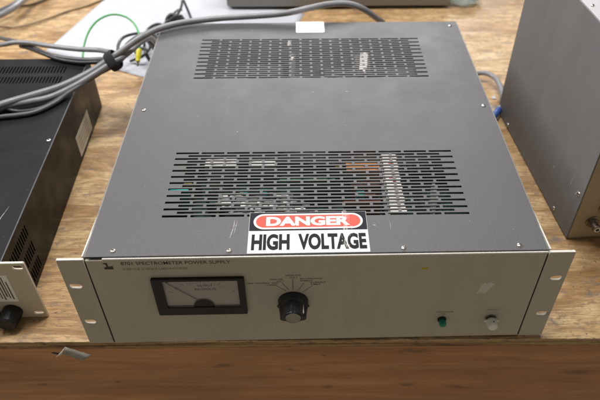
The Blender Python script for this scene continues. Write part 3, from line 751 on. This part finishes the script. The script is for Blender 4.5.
cable('grey_cable', B2, 3.0, 'graycable2', 'dark grey cable, lowest of those crossing the black rack unit lid', group=GP)
C_ = [(-540, 524, 60), (-483, 494, 80), (-455, 487, 88), (-428, 478, 92), (-392, 461, 96), (-350, 446, 99), (-314, 437, 102), (-292, 421, 108), (-276, 412, 111), (-260, 428, 115), (-248, 449, 118), (-239, 470, 112), (-236, 500, 81), (-234, 548, 33), (-232, 588, 9)]
cable('grey_cable', C_, 3.7, 'graycable', 'grey cable from the upper left along the rear edge of the black unit', group=GP)
D_ = [(-571, 594, 50), (-501, 535, 70), (-464, 506, 80), (-432, 483, 84), (-396, 454, 86), (-366, 441, 87), (-334, 432, 89), (-309, 424, 94), (-291, 413, 101), (-272, 412, 104), (-270, 434, 109), (-258, 455, 112), (-249, 476, 106), (-246, 506, 75), (-244, 554, 27), (-242, 594, 3)]
cable('dark_cable', D_, 3.3, 'graycable2', 'dark grey cable sagging over the rear edge of the black rack unit', group=GP)
D2 = [(-452, 494, 78), (-428, 474, 84), (-402, 452, 88.5), (-372, 434, 88.5), (-340, 424, 89), (-312, 419, 92), (-296, 409, 97), (-278, 408, 98), (-266, 434, 102), (-254, 455, 105), (-245, 476, 99), (-242, 506, 68), (-240, 554, 20), (-238, 594, -4)]
cable('dark_cable', D2, 3.0, 'blackwire', 'black cable under the dark grey one at the rear of the black rack unit', group=GP)
# strap around the bundle
bm = bmesh.new(); c0 = Vector((-281, 400, 106)); ax = Vector((.76, .18, .46)).normalized()
s1 = ax.cross(Vector((0, 0, 1))).normalized(); s2 = ax.cross(s1); prev = None; first = None; rows = []
for i in range(40):
    a = 2 * math.pi * i / 40; rr = 14 + 1.0 * math.sin(3 * a)
    cc_ = c0 + (s1 * math.cos(a) * rr * 1.1 + s2 * math.sin(a) * rr * .95)
    on = (s1 * math.cos(a) + s2 * math.sin(a)).normalized()
    rows.append([bm.verts.new(cc_ + ax * h + on * t) for h, t in ((-7, -.3), (-4, .9), (4, .9), (7, -.3), (6.6, -1.2), (-6.6, -1.2))])
for i in range(40):
    p, q = rows[i], rows[(i + 1) % 40]
    for k in range(6): bm.faces.new((p[k], p[(k + 1) % 6], q[(k + 1) % 6], q[k]))
obj('cable_strap', bm, 'strapfab', None, 'black fabric strap wrapped round the grey cable bundle', 'strap', smooth=False, origin=c0, bevel=.4)
GC = 'grey cables at the upper left corner'
E1 = [(-640, 655, 16), (-612, 673, 22), (-571, 696, 30), (-556, 726, 30), (-550, 782, 25), (-537, 848, 14), (-520, 930, 2)]
cable('grey_cable', E1, 5.5, 'graycable', 'thick grey cable crossing the extreme upper left corner, nearer one of two', group=GC)
E2 = [(-650, 690, 8), (-626, 707, 12), (-589, 737, 18), (-572, 767, 18), (-570, 827, 12), (-560, 900, 2)]
cable('grey_cable', E2, 5, 'graycable2', 'thick darker grey cable in the extreme upper left corner, farther one of two', group=GC)
cable('thin_wire', [(-640, 726, 1), (-586, 712, 1), (-555, 705, 1), (-523, 723, 1), (-498, 749, 0), (-475, 774, -.5), (-439, 802, -1), (-400, 850, -1)], 1.9, 'beigewire', 'thin tan wire curving across bare plywood at upper left', 'wire')
cable('thin_wire', [(-600, 790, 0), (-576, 795, 0), (-550, 806, 0), (-528, 833, 0), (-500, 880, 0)], 2.0, 'brownwire', 'short brown wire in the upper left corner beside the thick grey cables', 'wire')
GW = root('green_wire', 'thin green wire arching above the white paper to a yellow crimp connector', 'wire', (-356, 480, 60))
cable('wire', [(-354, 462, 20), (-356, 480, 60), (-358, 495, 66), (-358, 506, 72), (-353, 529, 84), (-343, 555, 90), (-324, 570, 92), (-303, 570, 88), (-287, 557, 82), (-277, 537, 74), (-273, 518, 66), (-275, 509, 58)], 1.6, 'greenwire', None, None, parent=GW)
bm = bmesh.new(); tube(bm, [(-274.6, 512, 60), (-275, 507, 56.5), (-275.6, 500, 50.5), (-276, 496, 47)], lambda t: 4.4 if t < .6 else 3.6, 14, 4); obj('crimp_connector', bm, 'yellow', GW, smooth=True)
bm = bmesh.new(); tube(bm, [(-276, 496, 47), (-276.6, 491, 42)], 1.9, 10, raw=True); obj('metal_tip', bm, 'bnc', GW)
WG = 'tangled black wires on the white paper'
def wire(pts, r, lab): cable('black_wire', pts, r * 1.2, 'blackwire', lab, 'wire', WG, 10)
wire([(-308, 490, 40), (-312, 518, 50), (-320, 557, 45), (-318, 586, 42), (-302, 602, 40), (-283, 600, 40), (-277, 620, 35), (-270, 646, 30), (-262, 660, 22)], 2.1, 'black wire looping widest to the left, beside the strap')
wire([(-318, 590, 6), (-313, 600, 14), (-297, 608, 24), (-285, 622, 30), (-282, 637, 34), (-270, 644, 36), (-258, 644, 34), (-249, 651, 40), (-238, 657, 44), (-226, 662, 30)], 2.3, 'black wire looping over the grey cable left of the lid corner')
wire([(-259, 656, 26), (-254, 659, 40), (-247, 663, 44), (-238, 663, 40), (-238, 667, 30), (-252, 671, 26), (-246, 664, 34), (-236, 668, 38), (-233, 680, 30), (-230, 694, 10), (-222, 702, 3)], 3.2, 'black wire knotted into a lump behind the lid corner')
wire([(-244, 660, 24), (-241, 678, 34), (-237, 707, 38), (-237, 732, 40), (-229, 719, 30), (-220, 698, 20), (-213, 690, 4)], 2.0, 'black wire rising to a peak at the top of the photo')
wire([(-282, 630, 34), (-280, 612, 32), (-276, 597, 26), (-270, 584, 18), (-268, 590, 10), (-270, 615, 12), (-274, 652, 8)], 1.9, 'black wire hanging in a V beside the lid corner')
wire([(-300, 575, 18), (-291, 570, 28), (-280, 566, 30), (-277, 556, 25), (-272, 557, 12), (-262, 560, 3)], 2.6, 'short black wire end beside the yellow crimp connector')
wire([(-330, 545, 12), (-322, 554, 20), (-311, 570, 26), (-299, 584, 30), (-289, 601, 28), (-280, 601, 20), (-270, 594, 8), (-262, 600, 3)], 1.8, 'black wire arching low from the strap towards the lid corner')
wire([(-289, 622, 30), (-278, 619, 26), (-267, 633, 24), (-256, 652, 20), (-271, 664, 26), (-281, 641, 34), (-284, 604, 40), (-288, 590, 20)], 1.8, 'black wire making the small closed loop in the middle of the tangle')
wire([(-312, 575, 2), (-306, 571, 6), (-290, 567, 14), (-281, 577, 18), (-279, 598, 18), (-289, 619, 16), (-300, 640, 3)], 1.9, 'black wire hooked low around the yellow crimp connector')
wire([(-248, 760, 6), (-249, 731, 20), (-250, 679, 36), (-255, 644, 40), (-266, 622, 38), (-282, 626, 34), (-293, 608, 26), (-310, 620, 4)], 1.7, 'black wire running lengthwise along the whole tangle to the photo top')
# cable between supply and right instrument
RC = root('grey_patch_cable', 'short grey cable with blue plug lying between the power supply and the tall instrument', 'cable', (268, 502, 5))
cable('cable_jacket', [(250, 500, 8), (268, 502, 10), (284, 508, 12), (296, 503, 14), (307, 486, 14), (308, 450, 12), (302, 422, 9), (292, 406, 7)], 4.2, 'graycable', None, None, parent=RC)
bm = bmesh.new(); tube(bm, [(294, 409, 7.4), (286, 398, 6), (280, 390, 5)], 5.2, 14, raw=True); obj('plug', bm, 'blue', RC, smooth=True)
obj('paper_scrap', B(296, 302, 452, 460, TZ + .1, TZ + 1.6), 'paper', None, 'tiny white paper scrap beside the grey patch cable', 'scrap', origin=(299, 456, TZ), bevel=.5)

# ------------------------------------------------------------------ CLEAR BAG
bm = bmesh.new(); bmesh.ops.create_icosphere(bm, subdivisions=5, radius=1)
for v in bm.verts:
    n = noise.noise(v.co * 2.4) * .34 + noise.noise(v.co * 6) * .2 + abs(noise.noise(v.co * 11)) * .14
    p = v.co * (1 + n); v.co = Vector((316 + p.x * 32, 806 + p.y * 26, TZ + 14 + max(p.z, -.85) * 15))
obj('plastic_bag', bm, 'bag', None, 'crumpled clear plastic bag on the bench just right of the rear grey case', 'plastic bag', origin=(316, 806, TZ))

# ------------------------------------------------------------------ TAPE SCRAP on the front board
TP = root('tape_scrap', 'folded scrap of dull silver tape stuck to the front board, lower left', 'tape', (-262, -3, -14))
def strip(pl, name, m):
    bm = bmesh.new(); n = 14; pr_ = None
    a, b_, c, d = [Vector(q) for q in pl]
    for i in range(n + 1):
        t = i / n; w = Vector((0, -.5 * abs(math.sin(t * 9)), .25 * math.sin(t * 7)))
        q = (bm.verts.new(a.lerp(b_, t) + w), bm.verts.new(d.lerp(c, t) + w * .6))
        if pr_: bm.faces.new((pr_[0], q[0], q[1], pr_[1]))
        pr_ = q
    o = obj(name, bm, m, TP, smooth=True); md = o.modifiers.new('t', 'SOLIDIFY'); md.thickness = .0003
strip([(-268, -1.6, -4.0), (-243.5, -2.6, -18.0), (-253.5, -5.5, -24.5), (-273, -3.4, -14.0)], 'tape_strip', 'tape')
strip([(-268, -1.4, -3.6), (-276, -3.0, -12.8), (-281, -5, -17.2), (-274, -4.6, -13.6)], 'folded_end', 'tapelight')
strip([(-276, -1.6, -14.8), (-283, -1.6, -12.4), (-286, -1.7, -13.6), (-279, -1.9, -17.8)], 'torn_corner', 'blackmatte')

# ------------------------------------------------------------------ CAMERA
cam_d = bpy.data.cameras.new('camera'); cam = bpy.data.objects.new('camera', cam_d); C.objects.link(cam)
cam.location = Vector((-12.4101, -381.4886, 564.4803)) * S; cam.rotation_euler = (0.8382, -0.0040, -0.0252)
cam_d.sensor_width = 36; cam_d.lens = 618.3941 / 600 * 36; cam_d.shift_x = -17.08 / 600; cam_d.shift_y = -14.8 / 600
cam_d.clip_start = .02; cam_d.clip_end = 60
bpy.context.scene.camera = cam
bpy.context.view_layer.update()
foc = Vector((0, 75, 135)) * S; d = cam.matrix_world.inverted() @ foc
cam_d.dof.use_dof = True; cam_d.dof.focus_distance = -d.z; cam_d.dof.aperture_fstop = 7.5

# ------------------------------------------------------------------ LIGHT: ceiling fittings behind and above, dim warm room
def area(name, loc, tgt, sx, sy, power, col):
    l = bpy.data.lights.new(name, 'AREA'); l.shape = 'RECTANGLE'; l.size = sx; l.size_y = sy; l.energy = power; l.color = col
    o = bpy.data.objects.new(name, l); C.objects.link(o); o.location = loc
    o.rotation_euler = (Vector(tgt) - Vector(loc)).to_track_quat('-Z', 'Y').to_euler(); return o
area('ceiling_light', (-.10, .52, 2.2), (0, .25, 0), 1.3, .35, 46, (1, .975, .95))
area('ceiling_light_left', (-2.0, .7, 1.9), (0, .3, 0), .6, 1.3, 52, (1, .975, .95))
area('ceiling_light_far', (.1, 4.4, 2.0), (0, .4, .1), 3.2, 1.0, 125, (1, .98, .97))
w = bpy.data.worlds.new('World'); bpy.context.scene.world = w; w.use_nodes = True
nt = w.node_tree; bg = nt.nodes['Background']
tc = N(nt, 'ShaderNodeTexCoord'); sp = N(nt, 'ShaderNodeSeparateXYZ'); L(nt, tc.outputs['Generated'], sp.inputs[0])
cz = ramp(nt, sp.outputs[2], [(.0, (.44, .38, .28)), (.5, (.40, .365, .31)), (.75, (.20, .20, .20))])
cr_ = nt.nodes[-1]
L(nt, cz, bg.inputs['Color']); bg.inputs['Strength'].default_value = .62

sc_ = bpy.context.scene
sc_.view_settings.view_transform = 'Standard'; sc_.view_settings.look = 'None'; sc_.view_settings.exposure = 0; sc_.view_settings.gamma = 1
sc_.cycles.use_denoising = True
